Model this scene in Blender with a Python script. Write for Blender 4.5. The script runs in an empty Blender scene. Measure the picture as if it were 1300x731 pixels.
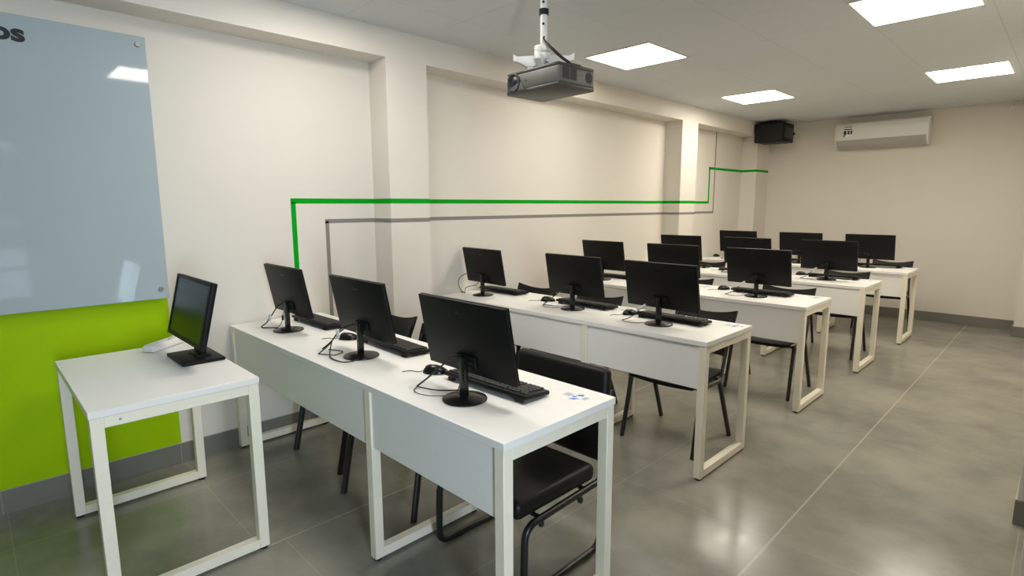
import bpy, bmesh, math, random
from mathutils import Vector, Matrix, Quaternion
random.seed(7)
PI = math.pi
SC = bpy.context.scene
COL = SC.collection

# ------------------------------------------------------------------ materials
def mat(name, col, rough=0.5, metal=0.0, spec=0.5, bump=0.0, bscale=200.0, var=0.0, vscale=6.0, emit=None, estr=0.0, coat=0.0):
    m = bpy.data.materials.new(name); m.use_nodes = True
    nt = m.node_tree; b = nt.nodes['Principled BSDF']
    b.inputs['Base Color'].default_value = (*col, 1)
    b.inputs['Roughness'].default_value = rough
    b.inputs['Metallic'].default_value = metal
    b.inputs['Specular IOR Level'].default_value = spec
    b.inputs['Coat Weight'].default_value = coat
    tc = nt.nodes.new('ShaderNodeTexCoord')
    if var > 0:
        n = nt.nodes.new('ShaderNodeTexNoise'); n.inputs['Scale'].default_value = vscale; n.inputs['Detail'].default_value = 5
        nt.links.new(tc.outputs['Object'], n.inputs['Vector'])
        r = nt.nodes.new('ShaderNodeMix'); r.data_type = 'RGBA'
        r.inputs['A'].default_value = (*[c * (1 - var) for c in col], 1)
        r.inputs['B'].default_value = (*[min(1, c * (1 + var)) for c in col], 1)
        nt.links.new(n.outputs['Fac'], r.inputs['Factor'])
        nt.links.new(r.outputs['Result'], b.inputs['Base Color'])
    if bump > 0:
        n = nt.nodes.new('ShaderNodeTexNoise'); n.inputs['Scale'].default_value = bscale; n.inputs['Detail'].default_value = 3
        nt.links.new(tc.outputs['Object'], n.inputs['Vector'])
        bp = nt.nodes.new('ShaderNodeBump'); bp.inputs['Strength'].default_value = bump; bp.inputs['Distance'].default_value = 0.002
        nt.links.new(n.outputs['Fac'], bp.inputs['Height']); nt.links.new(bp.outputs['Normal'], b.inputs['Normal'])
    if emit:
        b.inputs['Emission Color'].default_value = (*emit, 1); b.inputs['Emission Strength'].default_value = estr
    return m

M = {}
M['wall'] = mat('wall_paint', (0.735, 0.69, 0.62), 0.75, spec=0.25, bump=0.12, bscale=160, var=0.015)
M['wall_low_bounce'] = mat('low_bounce_grey_wall', (0.27, 0.265, 0.25), 0.75, spec=0.25, bump=0.12, bscale=160, var=0.015)  # for unseen walls, darkened to cut bounce light on the desk fronts
M['green_paint'] = mat('green_paint', (0.36, 0.57, 0.0), 0.6, spec=0.12, bump=0.1, bscale=160, var=0.02)
M['green_line'] = mat('green_stripe_paint', (0.0, 0.35, 0.012), 0.6, spec=0.08)
M['grey_line'] = mat('grey_stripe_paint', (0.255, 0.235, 0.215), 0.6, spec=0.1)
M['white'] = mat('white_laminate', (0.89, 0.875, 0.835), 0.38, spec=0.45, bump=0.05, bscale=300, var=0.02, vscale=20)
M['white_metal'] = mat('white_powder_coat', (0.89, 0.835, 0.69), 0.42, spec=0.45, bump=0.06, bscale=400, var=0.03, vscale=30)
M['white_plastic'] = mat('white_plastic', (0.78, 0.77, 0.73), 0.35)
M['grey_plastic'] = mat('light_grey_plastic', (0.42, 0.41, 0.39), 0.4)
M['flap'] = mat('pale_grey_flap', (0.45, 0.435, 0.40), 0.4)
M['black'] = mat('black_plastic', (0.0055, 0.0055, 0.0052), 0.5, spec=0.2, bump=0.06, bscale=600, var=0.1, vscale=30)
M['black_gloss'] = mat('black_gloss_plastic', (0.006, 0.006, 0.006), 0.25, spec=0.4, var=0.1)
M['screen'] = mat('switched_off_screen', (0.005, 0.006, 0.006), 0.24, spec=0.13, var=0.05)
M['key'] = mat('keycap_plastic', (0.024, 0.024, 0.024), 0.5, spec=0.4, var=0.1, vscale=40)
M['cable'] = mat('cable_rubber', (0.010, 0.009, 0.010), 0.5, var=0.1)
M['cable_white'] = mat('pale_cable_tag', (0.62, 0.62, 0.60), 0.5, var=0.05)
M['leather'] = mat('black_leatherette', (0.006, 0.0058, 0.0055), 0.45, spec=0.3, bump=0.25, bscale=120, var=0.15, vscale=20)
M['chair_shell'] = mat('black_chair_shell', (0.007, 0.007, 0.007), 0.5, spec=0.3, bump=0.2, bscale=250, var=0.1)
M['chair_metal'] = mat('black_painted_tube', (0.010, 0.010, 0.010), 0.35, spec=0.5, var=0.1)
M['rubber'] = mat('black_rubber', (0.012, 0.012, 0.012), 0.8, var=0.1)
M['grout'] = mat('pale_sealant', (0.40, 0.37, 0.32), 0.7, var=0.05)
M['steel'] = mat('brushed_steel', (0.42, 0.40, 0.37), 0.3, metal=1.0, var=0.05)
M['proj_grey'] = mat('projector_silver_grey', (0.105, 0.10, 0.092), 0.45, metal=0.25, spec=0.5, var=0.04)
M['proj_dark'] = mat('projector_dark_shell', (0.035, 0.033, 0.027), 0.45, var=0.06)
M['proj_vent'] = mat('projector_vent_black', (0.020, 0.020, 0.020), 0.6, var=0.05)
M['lens'] = mat('lens_glass', (0.006, 0.010, 0.018), 0.22, spec=0.35, coat=0.0, var=0.05)
M['ink'] = mat('black_vinyl_lettering', (0.006, 0.006, 0.008), 0.4, var=0.05)
M['blue_ink'] = mat('blue_print', (0.07, 0.20, 0.62), 0.5, var=0.05)
M['pale_ink'] = mat('pale_blue_print', (0.50, 0.53, 0.62), 0.5, var=0.05)
M['door'] = mat('white_door_paint', (0.76, 0.73, 0.66), 0.5, var=0.02)
M['alu'] = mat('white_window_frame', (0.6, 0.6, 0.6), 0.4, var=0.03)
M['diffuser'] = mat('lit_diffuser', (0.9, 0.9, 0.88), 0.5, emit=(1.0, 0.95, 0.87), estr=15.0)
M['diffuser_mid'] = mat('lit_diffuser_mid', (0.9, 0.9, 0.88), 0.5, emit=(1.0, 0.93, 0.81), estr=14.5)
M['diffuser_rear'] = mat('lit_diffuser_rear', (0.9, 0.9, 0.88), 0.5, emit=(1.0, 0.93, 0.80), estr=22.5)

def glassboard():
    m = mat('frosted_blue_white_glass', (0.41, 0.475, 0.505), 0.045, spec=0.6)
    return m
M['board'] = glassboard()
M['board_edge'] = mat('glass_edge_green', (0.42, 0.50, 0.47), 0.15)

def pane():
    m = bpy.data.materials.new('window_pane'); m.use_nodes = True
    nt = m.node_tree; nt.nodes.clear()
    o = nt.nodes.new('ShaderNodeOutputMaterial'); mx = nt.nodes.new('ShaderNodeMixShader')
    t = nt.nodes.new('ShaderNodeBsdfTransparent'); g = nt.nodes.new('ShaderNodeBsdfGlossy'); g.inputs['Roughness'].default_value = 0.02
    f = nt.nodes.new('ShaderNodeFresnel'); f.inputs['IOR'].default_value = 1.45
    nt.links.new(f.outputs[0], mx.inputs[0]); nt.links.new(t.outputs[0], mx.inputs[1]); nt.links.new(g.outputs[0], mx.inputs[2])
    nt.links.new(mx.outputs[0], o.inputs[0])
    return m
M['pane'] = pane()

def line_mask(nt, coord, period, phase, half):
    """1 on lines coord = phase + k*period of half-width half"""
    a = nt.nodes.new('ShaderNodeMath'); a.operation = 'SUBTRACT'; nt.links.new(coord, a.inputs[0]); a.inputs[1].default_value = phase
    w = nt.nodes.new('ShaderNodeMath'); w.operation = 'PINGPONG'; nt.links.new(a.outputs[0], w.inputs[0]); w.inputs[1].default_value = period / 2
    l = nt.nodes.new('ShaderNodeMath'); l.operation = 'LESS_THAN'; nt.links.new(w.outputs[0], l.inputs[0]); l.inputs[1].default_value = half
    return l.outputs[0]
def math_n(nt, op, a, b):
    n = nt.nodes.new('ShaderNodeMath'); n.operation = op
    for i, v in enumerate((a, b)):
        if isinstance(v, (int, float)): n.inputs[i].default_value = v
        else: nt.links.new(v, n.inputs[i])
    return n.outputs[0]
def mixc(nt, fac, a, b):
    n = nt.nodes.new('ShaderNodeMix'); n.data_type = 'RGBA'
    if isinstance(fac, (int, float)): n.inputs['Factor'].default_value = fac
    else: nt.links.new(fac, n.inputs['Factor'])
    for k, v in (('A', a), ('B', b)):
        if isinstance(v, tuple): n.inputs[k].default_value = (*v, 1)
        else: nt.links.new(v, n.inputs[k])
    return n.outputs['Result']
def noise(nt, vec, scale, detail=5, rough=0.55):
    n = nt.nodes.new('ShaderNodeTexNoise'); n.inputs['Scale'].default_value = scale; n.inputs['Detail'].default_value = detail
    n.inputs['Roughness'].default_value = rough
    nt.links.new(vec, n.inputs['Vector']); return n.outputs['Fac']

def floor_mat():
    m = bpy.data.materials.new('grey_porcelain_tiles'); m.use_nodes = True
    nt = m.node_tree; b = nt.nodes['Principled BSDF']
    tc = nt.nodes.new('ShaderNodeTexCoord'); v = tc.outputs['Object']
    s = nt.nodes.new('ShaderNodeSeparateXYZ'); nt.links.new(v, s.inputs[0])
    lx = line_mask(nt, s.outputs['X'], 0.75, 1.89, 0.0028)
    lxm = line_mask(nt, s.outputs['X'], 1.5, 2.64, 0.0042)
    ly = line_mask(nt, s.outputs['Y'], 1.5, 2.36, 0.0022)
    left = math_n(nt, 'LESS_THAN', s.outputs['X'], 1.14)
    ly2 = math_n(nt, 'MULTIPLY', line_mask(nt, s.outputs['Y'], 0.75, 0.765, 0.0022), left)
    right = math_n(nt, 'SUBTRACT', 1.0, left)
    ly = math_n(nt, 'MULTIPLY', ly, right)
    lines = math_n(nt, 'MAXIMUM', math_n(nt, 'MULTIPLY', math_n(nt, 'MAXIMUM', lx, math_n(nt, 'MAXIMUM', ly, ly2)), math_n(nt, 'MULTIPLY', noise(nt, v, 1.7, 2), 0.55)), math_n(nt, 'MULTIPLY', lxm, 0.65))
    def stretch(f, lo, hi):
        r = nt.nodes.new('ShaderNodeMapRange'); r.interpolation_type = 'SMOOTHSTEP'; nt.links.new(f, r.inputs['Value'])
        r.inputs['From Min'].default_value = lo; r.inputs['From Max'].default_value = hi; return r.outputs[0]
    n1 = stretch(noise(nt, v, 1.6, 7, 0.62), 0.28, 0.72); n2 = stretch(noise(nt, v, 6, 4, 0.55), 0.25, 0.90)
    cl = mixc(nt, n1, (0.175, 0.169, 0.140), (0.325, 0.311, 0.256))
    cl = mixc(nt, math_n(nt, 'MULTIPLY', n2, 0.35), cl, (0.345, 0.330, 0.275))
    cl = mixc(nt, lines, cl, (0.50, 0.46, 0.37))
    nt.links.new(cl, b.inputs['Base Color'])
    r = nt.nodes.new('ShaderNodeMapRange'); nt.links.new(noise(nt, v, 5, 4, 0.6), r.inputs['Value'])
    r.inputs['From Min'].default_value = 0.3; r.inputs['From Max'].default_value = 0.7
    r.inputs['To Min'].default_value = 0.17; r.inputs['To Max'].default_value = 0.258
    nt.links.new(math_n(nt, 'ADD', r.outputs[0], math_n(nt, 'MULTIPLY', lines, 0.0)), b.inputs['Roughness'])
    b.inputs['Specular IOR Level'].default_value = 0.5
    bp = nt.nodes.new('ShaderNodeBump'); bp.inputs['Strength'].default_value = 0.04; bp.inputs['Distance'].default_value = 0.004
    nt.links.new(noise(nt, v, 30, 4), bp.inputs['Height']); nt.links.new(bp.outputs['Normal'], b.inputs['Normal'])
    return m
M['floor'] = floor_mat()

def skirt_mat():
    m = bpy.data.materials.new('grey_tile_skirting'); m.use_nodes = True
    nt = m.node_tree; b = nt.nodes['Principled BSDF']
    tc = nt.nodes.new('ShaderNodeTexCoord'); v = tc.outputs['Object']
    s = nt.nodes.new('ShaderNodeSeparateXYZ'); nt.links.new(v, s.inputs[0])
    l = line_mask(nt, s.outputs['Y'], 0.75, 0.75, 0.0018)
    cl = mixc(nt, noise(nt, v, 4, 5), (0.165, 0.158, 0.135), (0.215, 0.205, 0.178))
    cl = mixc(nt, math_n(nt, 'MULTIPLY', l, 0.6), cl, (0.40, 0.37, 0.31))
    nt.links.new(cl, b.inputs['Base Color']); b.inputs['Roughness'].default_value = 0.4
    return m
M['skirt'] = skirt_mat()

def ceil_mat():
    m = bpy.data.materials.new('ceiling_tiles'); m.use_nodes = True
    nt = m.node_tree; b = nt.nodes['Principled BSDF']
    tc = nt.nodes.new('ShaderNodeTexCoord'); v = tc.outputs['Object']
    s = nt.nodes.new('ShaderNodeSeparateXYZ'); nt.links.new(v, s.inputs[0])
    l = math_n(nt, 'MAXIMUM', line_mask(nt, s.outputs['X'], 0.583, 0.647, 0.0022), line_mask(nt, s.outputs['Y'], 0.583, 2.335, 0.0022))
    g = noise(nt, v, 1.1, 3)
    cl = mixc(nt, g, (0.64, 0.665, 0.685), (0.69, 0.715, 0.735))
    cl = mixc(nt, math_n(nt, 'MULTIPLY', math_n(nt, 'MULTIPLY', l, g), 0.7), cl, (0.33, 0.335, 0.33))
    nt.links.new(cl, b.inputs['Base Color']); b.inputs['Roughness'].default_value = 0.8
    b.inputs['Specular IOR Level'].default_value = 0.2
    return m
M['ceil'] = ceil_mat()

# ------------------------------------------------------------------ mesh helpers
class MB:
    def __init__(s): s.bm = bmesh.new()
    def box(s, lo, hi, bev=0.0, seg=2, mtx=None):
        t = bmesh.new(); bmesh.ops.create_cube(t, size=1)
        lo, hi = Vector(lo), Vector(hi); c = (lo + hi) / 2; d = hi - lo
        for v in t.verts: v.co = Vector((v.co.x * d.x + c.x, v.co.y * d.y + c.y, v.co.z * d.z + c.z))
        if bev > 0: bmesh.ops.bevel(t, geom=list(t.edges), offset=min(bev, 0.49 * min(d)), segments=seg, affect='EDGES', profile=0.5)
        return s._add(t, mtx)
    def _add(s, t, mtx=None):
        if mtx is not None: t.transform(mtx)
        me = bpy.data.meshes.new('tmp'); t.to_mesh(me); t.free(); s.bm.from_mesh(me); bpy.data.meshes.remove(me); return s
    def tube(s, pts, r, seg=10, oval=1.0, closed=False, smooth=0):
        pts = [Vector(p) for p in pts]
        if smooth: pts = spline(pts, smooth)
        t = bmesh.new(); rings = []
        n = len(pts); prev = None
        for i, p in enumerate(pts):
            if closed: d = pts[(i + 1) % n] - pts[i - 1]
            else: d = pts[min(i + 1, n - 1)] - pts[max(i - 1, 0)]
            d.normalize()
            if prev is None:
                u = Vector((1, 0, 0)); u = (u - d * u.dot(d))
                if u.length < 0.1: u = Vector((0, 1, 0)); u = u - d * u.dot(d)
            else: u = prev - d * prev.dot(d)
            u.normalize(); prev = u; w = d.cross(u)
            rings.append([t.verts.new(p + u * (r * math.cos(2 * PI * k / seg)) + w * (r * oval * math.sin(2 * PI * k / seg))) for k in range(seg)])
        for i in range(n if closed else n - 1):
            a, b = rings[i], rings[(i + 1) % n]
            for k in range(seg): t.faces.new((a[k], a[(k + 1) % seg], b[(k + 1) % seg], b[k]))
        if not closed: t.faces.new(rings[0][::-1]); t.faces.new(rings[-1])
        return s._add(t)
    def lathe(s, prof, seg=32, mtx=None):
        t = bmesh.new(); rings = []
        for r, z in prof:
            if r < 1e-6: rings.append([t.verts.new((0, 0, z))])
            else: rings.append([t.verts.new((r * math.cos(2 * PI * k / seg), r * math.sin(2 * PI * k / seg), z)) for k in range(seg)])
        for a, b in zip(rings, rings[1:]):
            for k in range(seg):
                k2 = (k + 1) % seg
                if len(a) == 1: t.faces.new((a[0], b[k2], b[k]))
                elif len(b) == 1: t.faces.new((a[k], a[k2], b[0]))
                else: t.faces.new((a[k], a[k2], b[k2], b[k]))
        bmesh.ops.recalc_face_normals(t, faces=list(t.faces))
        return s._add(t, mtx)
    def prism(s, poly, axis, a, b, bev=0.0):
        """extrude a 2D polygon along axis from a to b; poly in the two other axes, in xyz order"""
        t = bmesh.new(); i = 'xyz'.index(axis)
        def P(q, h):
            c = list(q); c.insert(i, h); return c
        f = t.faces.new([t.verts.new(P(q, a)) for q in poly])
        r = bmesh.ops.extrude_face_region(t, geom=[f])
        d = Vector((0, 0, 0)); d[i] = b - a
        bmesh.ops.translate(t, verts=[g for g in r['geom'] if isinstance(g, bmesh.types.BMVert)], vec=d)
        bmesh.ops.recalc_face_normals(t, faces=list(t.faces))
        if bev > 0: bmesh.ops.bevel(t, geom=list(t.edges), offset=bev, segments=2, affect='EDGES', profile=0.5)
        return s._add(t)
    def grid(s, fn, nu, nv, thick, dirn):
        """thin curved shell: fn(u,v)->point, u,v in 0..1; thickness along dirn(u,v)"""
        t = bmesh.new(); A = []; B = []
        for i in range(nu + 1):
            ra = []; rb = []
            for j in range(nv + 1):
                p = Vector(fn(i / nu, j / nv)); d = Vector(dirn(i / nu, j / nv)).normalized() * thick
                ra.append(t.verts.new(p)); rb.append(t.verts.new(p + d))
            A.append(ra); B.append(rb)
        for i in range(nu):
            for j in range(nv):
                t.faces.new((A[i][j], A[i + 1][j], A[i + 1][j + 1], A[i][j + 1]))
                t.faces.new((B[i][j], B[i][j + 1], B[i + 1][j + 1], B[i + 1][j]))
        for i in range(nu):
            t.faces.new((A[i][0], B[i][0], B[i + 1][0], A[i + 1][0])); t.faces.new((A[i][nv], A[i + 1][nv], B[i + 1][nv], B[i][nv]))
        for j in range(nv):
            t.faces.new((A[0][j], A[0][j + 1], B[0][j + 1], B[0][j])); t.faces.new((A[nu][j], B[nu][j], B[nu][j + 1], A[nu][j + 1]))
        bmesh.ops.recalc_face_normals(t, faces=list(t.faces))
        return s._add(t)
    def build(s, name, m, parent=None, smooth=True):
        me = bpy.data.meshes.new(name)
        bmesh.ops.recalc_face_normals(s.bm, faces=list(s.bm.faces))
        s.bm.to_mesh(me); s.bm.free()
        o = bpy.data.objects.new(name, me); COL.objects.link(o)
        me.materials.append(M[m] if isinstance(m, str) else m)
        if smooth:
            for p in me.polygons: p.use_smooth = True
            try: me.set_sharp_from_angle(angle=math.radians(38))
            except Exception: pass
        if parent is not None: o.parent = parent
        return o

def spline(pts, k):
    out = []
    n = len(pts)
    for i in range(n - 1):
        p0, p1, p2, p3 = pts[max(i - 1, 0)], pts[i], pts[i + 1], pts[min(i + 2, n - 1)]
        for j in range(k):
            t = j / k
            out.append(0.5 * ((2 * p1) + (p2 - p0) * t + (2 * p0 - 5 * p1 + 4 * p2 - p3) * t * t + (3 * p1 - p0 - 3 * p2 + p3) * t ** 3))
    out.append(pts[-1]); return out
def fillet(pts, r, k=6):
    pts = [Vector(p) for p in pts]; out = [pts[0]]
    for i in range(1, len(pts) - 1):
        a, b, c = pts[i - 1], pts[i], pts[i + 1]
        d1 = (a - b).normalized(); d2 = (c - b).normalized()
        p, q = b + d1 * r, b + d2 * r
        for j in range(k + 1):
            t = j / k; out.append(p * (1 - t) ** 2 + b * 2 * t * (1 - t) + q * t * t)
    out.append(pts[-1]); return out

def thing(name, label, cat, loc=(0, 0, 0), rz=0.0, group=None):
    o = bpy.data.objects.new(name, None); COL.objects.link(o); o.empty_display_size = 0.05
    o.location = loc; o.rotation_euler = (0, 0, rz)
    o['label'] = label; o['category'] = cat
    if group: o['group'] = group
    return o
def tag(o, label, cat, group=None):
    o['label'] = label; o['category'] = cat
    if group: o['group'] = group
    return o
def struct(o): o['kind'] = 'structure'; return o
def copy_thing(root, loc, rz, label, group=None):
    r = root.copy(); COL.objects.link(r); r.location = loc; r.rotation_euler = (0, 0, rz); r['label'] = label
    if group: r['group'] = group
    for ch in list(root.children):
        c = ch.copy(); COL.objects.link(c); c.parent = r
        for g in list(ch.children):
            d = g.copy(); COL.objects.link(d); d.parent = c
    return r

# ------------------------------------------------------------------ measures
HC, HB, P = 2.557, 2.38, 0.21           # ceiling, beam underside, pillar depth
YF, Y0 = 8.431, -1.7                    # far wall, wall behind the camera
A1, A2, B1, B2, C1 = 2.046, 2.366, 5.890, 6.26, 8.006
XR, XN = 3.37, 4.6                      # right wall beyond the door, right wall by the camera
ZB = 0.118
H, TH, D = 0.75, 0.026, 0.5614
EPS = 0.0008

# ------------------------------------------------------------------ setting
b = MB().box((-0.3, Y0 - 0.2, -0.1), (XN + 0.3, YF + 0.3, 0.0)); struct(b.build('floor', 'floor', smooth=False))
b = MB().box((-0.3, Y0 - 0.2, HC), (XN + 0.3, YF + 0.3, HC + 0.1)); struct(b.build('ceiling', 'ceil', smooth=False))
b = MB()
b.box((-0.2, Y0 - 0.2, 0), (0, YF + 0.2, HC))
b.prism([(0, A1), (P, A1), (P, A2), (0, A2)], 'z', 0, HC)
b.prism([(0, B1), (P, B1), (P, B2), (0, B2)], 'z', 0, HC)
b.prism([(0, C1), (P, C1), (P, YF), (0, YF)], 'z', 0, HC)
b.box((0, Y0, HB), (P, A1, HC)).box((0, A2, HB), (P, B1, HC)).box((0, B2, HB), (P, C1, HC))
struct(b.build('wall_left', 'wall', smooth=False))
struct(MB().box((0, YF, 0), (XR + 0.13, YF + 0.2, HC)).build('wall_far', 'wall', smooth=False))
b = MB().box((XR, 3.25, 0), (XR + 0.13, YF, HC)).box((3.07, 8.03, 0), (XR, YF, HC)).box((XR + 0.13, 3.25, 0), (XN, 3.40, HC))
struct(b.build('wall_right', 'wall', smooth=False))
# right wall beside the camera, with the window opening
WY0, WY1, WZ0, WZ1 = -0.42, 0.53, 0.42, 2.16
b = MB().box((XN, Y0, 0), (XN + 0.2, WY0, HC)).box((XN, WY1, 0), (XN + 0.2, 3.4, HC)).box((XN, WY0, 0), (XN + 0.2, WY1, WZ0)).box((XN, WY0, WZ1), (XN + 0.2, WY1, HC))
struct(b.build('wall_entrance', 'wall_low_bounce', smooth=False))
struct(MB().box((-0.2, Y0 - 0.2, 0), (XN + 0.2, Y0, HC)).build('wall_back', 'wall_low_bounce', smooth=False))
w = bpy.data.objects.new('window_1', None); COL.objects.link(w); w['kind'] = 'structure'
b = MB(); f = 0.05
b.box((XN + 0.05, WY0, WZ0), (XN + 0.11, WY1, WZ0 + f)).box((XN + 0.05, WY0, WZ1 - f), (XN + 0.11, WY1, WZ1))
b.box((XN + 0.05, WY0, WZ0 + f), (XN + 0.11, WY0 + f, WZ1 - f)).box((XN + 0.05, WY1 - f, WZ0 + f), (XN + 0.11, WY1, WZ1 - f))
b.box((XN + 0.05, WY0 + f, 1.2), (XN + 0.11, WY1 - f, 1.26))
b.build('window_frame', 'alu', w, smooth=False)
MB().box((XN + 0.078, WY0 + f, WZ0 + f), (XN + 0.082, WY1 - f, WZ1 - f)).build('pane', 'pane', w, smooth=False)
for zc, zd in ((1.30, 2.035), (0.985, 1.235), (0.76, 0.80)):
    MB().box((XN + 0.06, 0.15, zc), (XN + 0.074, WY1 - f, zd)).build('reflection_mask', 'grey_plastic', w, smooth=False)  # unseen slats added to shape the window's reflection in the glass board
# the edge of the white door standing open just right of the camera's view
d = bpy.data.objects.new('door_1', None); COL.objects.link(d); d['kind'] = 'structure'
MB().box((3.412, 2.36, 0.008), (4.25, 2.40, 2.1), 0.003).build('door_leaf', 'door', d)
b = MB().lathe([(0, 0), (0.025, 0), (0.025, 0.008), (0.009, 0.012), (0.009, 0.045), (0, 0.045)], 16, Matrix.Translation((3.48, 2.36, 1.0)) @ Matrix.Rotation(PI / 2, 4, 'X'))
b.tube([(3.48, 2.32, 1.0), (3.60, 2.32, 1.0)], 0.008).build('door_handle', 'steel', d)

# skirting: outline of the left wall walked along y
def skirt(name, runs):
    b = MB()
    for lo, hi in runs: b.box((lo[0], lo[1], 0), (hi[0], hi[1], ZB - 0.003))
    o = struct(b.build(name, 'skirt', smooth=False)); o['kind'] = 'structure'
    b = MB()
    for lo, hi in runs: b.box((lo[0], lo[1], ZB - 0.003), (hi[0] - 0.0005, hi[1] - 0.0005, ZB))
    b.build('sealant', 'grout', o, smooth=False)
k = 0.008
skirt('baseboard_left', [((0, Y0), (k, A1)), ((0, A1 - k), (P + k, A1)), ((P, A1), (P + k, A2)), ((0, A2), (P + k, A2 + k)), ((0, A2 + k), (k, B1)),
      ((0, B1 - k), (P + k, B1)), ((P, B1), (P + k, B2)), ((0, B2), (P + k, B2 + k)), ((0, B2 + k), (k, C1)), ((0, C1 - k), (P + k, C1)), ((P, C1), (P + k, YF))])
skirt('baseboard_far', [((P + k, YF - k), (3.07, YF))])
skirt('baseboard_right', [((3.07 - k, 8.03), (3.07, YF - k)), ((3.07 - k, 8.03 - k), (XR, 8.03)), ((XR - k, 3.25), (XR, 8.03 - k)), ((XR - k, 3.25 - k), (XN, 3.25))])
# white corner bead at the end of the right wall, above the skirting
struct(MB().box((XR - 0.001, 3.247, ZB), (XR + 0.012, 3.25, HC)).build('trim_4', 'door', smooth=False))

# painted stripes: walk of (x, y) over recess and pillars
def stripe(name, m, segs, vert, w):
    b = MB(); e = 0.0012
    for (x0, y0), (x1, y1), z in segs:
        if x0 == x1: b.box((x0, min(y0, y1), z - w), (x0 + e, max(y0, y1), z))
        else:
            s = e if False else 0
            b.box((min(x0, x1), y0 - e, z - w), (max(x0, x1) + e, y0, z)) if (x0, x1) in ((0, P),) else b.box((min(x0, x1), y0, z - w), (max(x0, x1) + e, y0 + e, z))
    for (x, ya, yb, za, zb) in vert: b.box((x, ya, za), (x + e, yb, zb))
    return struct(b.build(name, m, smooth=False))
w = 0.032; z = 1.480
walk = lambda ys, ye, z: [((0, ys), (0, A1), z), ((0, A1), (P, A1), z), ((P, A1), (P, A2), z), ((P, A2), (0, A2), z), ((0, A2), (0, B1), z), ((0, B1), (P, B1), z), ((P, B1), (P, B2), z), ((P, B2), (0, B2), z), ((0, B2), (0, ye), z)]
segs = walk(1.464, 7.045, z + 0.004)
segs += [((0, 7.005), (0, C1), 1.925), ((0, C1), (P, C1), 1.925), ((P, C1), (P, YF), 1.925)]
g = stripe('trim_1', 'green_line', segs, [(0, 1.464, 1.495, 0.13, 1.46), (0, 7.012, 7.047, 1.47, 1.92)], w)
g.data.transform(Matrix.Identity(4))
segs = walk(1.684, 7.19, 1.352)
stripe('trim_2', 'grey_line', segs, [(0, 1.684, 1.709, 0.13, 1.34), (0, 7.165, 7.19, 1.34, HB)], 0.027)
# green painted field below and behind the glass board
struct(MB().box((0, Y0, ZB), (0.0012, 0.757, 2.2)).build('trim_3', 'green_paint', smooth=False))

# ------------------------------------------------------------------ glass board
gb = thing('glass_board', 'large pale blue frosted glass writing board on standoffs over the green wall', 'whiteboard', (0.04, 0, 0))
me = MB().box((-0.008, -1.45, 0.951), (0, 0.757, 2.276), 0.0015, 1)
me.build('glass_panel', 'board', gb, smooth=False)
def standoff(y, z):
    t = MB().lathe([(0, 0), (0.007, 0), (0.006, 0.030), (0.012, 0.0302), (0.012, 0.046), (0.010, 0.049), (0, 0.049)], 24, Matrix.Translation((-0.0385, y, z)) @ Matrix.Rotation(PI / 2, 4, 'Y'))
    t.build('standoff', 'steel', gb)
for y, z in ((0.722, 2.235), (0.722, 1.003), (-1.40, 2.235), (-1.40, 1.003)): standoff(y, z)
cu = bpy.data.curves.new('lettering', 'FONT'); cu.body = 'os'; cu.size = 0.103; cu.extrude = 0.0008; cu.offset = 0.0042; cu.resolution_u = 6; cu.space_character = 1.02
to = bpy.data.objects.new('tmp_text', cu); COL.objects.link(to)
bpy.context.view_layer.update()
tm = bpy.data.meshes.new_from_object(to.evaluated_get(bpy.context.evaluated_depsgraph_get()))
bpy.data.objects.remove(to); bpy.data.curves.remove(cu)
xs = [v.co.x for v in tm.vertices]; ymn = min(v.co.y for v in tm.vertices)
sx = 0.118 / (max(xs) - min(xs)); sz = 0.056 / (max(v.co.y for v in tm.vertices) - ymn)
for v in tm.vertices:
    x, y, zz = v.co
    v.co = (0.001 + zz, 0.293 + (x - max(xs)) * sx, 2.160 + (y - ymn) * sz)
lo = bpy.data.objects.new('lettering', tm); COL.objects.link(lo); tm.materials.clear(); tm.materials.append(M['ink']); lo.parent = gb
lo['label'] = 'bold black letters at the top of the glass'

# ------------------------------------------------------------------ desks
LEG = 0.040
def frame(parent, x0, nfeet=True):
    """closed rectangular tube frame lying in the y-z plane, x from x0 to x0+LEG"""
    e = 0.0015; y0, y1 = 0.003, D - 0.003; zt = H - TH
    b = MB()
    b.box((x0, y0, 0.012), (x0 + LEG, y0 + LEG, zt), e, 1).box((x0, y1 - LEG, 0.012), (x0 + LEG, y1, zt), e, 1)
    b.box((x0, y0 + LEG, 0.012), (x0 + LEG, y1 - LEG, 0.012 + LEG), e, 1).box((x0, y0 + LEG, zt - LEG), (x0 + LEG, y1 - LEG, zt), e, 1)
    f = b.build('leg_frame', 'white_metal', parent)
    for yy in (y0 + 0.02, y1 - 0.02):
        MB().lathe([(0, 0), (0.016, 0), (0.016, 0.010), (0.012, 0.0125), (0, 0.0125)], 14, Matrix.Translation((x0 + LEG / 2, yy, 0))).build('foot_pad', 'rubber', f)
    return f
def desk(label, xl, xr, y, xm, group, name='computer_desk'):
    t = thing(name, label, 'desk', (xl, y, 0), 0, group)
    L = xr - xl
    MB().box((0, 0, H - TH), (L, D, H), 0.0015, 1).build('tabletop', 'white', t)
    frame(t, 0.002); frame(t, L - LEG - 0.004)
    if xm is not None:
        m0 = xm - xl
        frame(t, m0)
        for a, c in ((0.002 + LEG, m0), (m0 + LEG, L - LEG - 0.004)):
            MB().box((a + 0.001, 0.012, 0.492), (c - 0.001, 0.030, H - TH - 0.001), 0.001, 1).build('modesty_panel', 'white', t)
    return t
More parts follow.
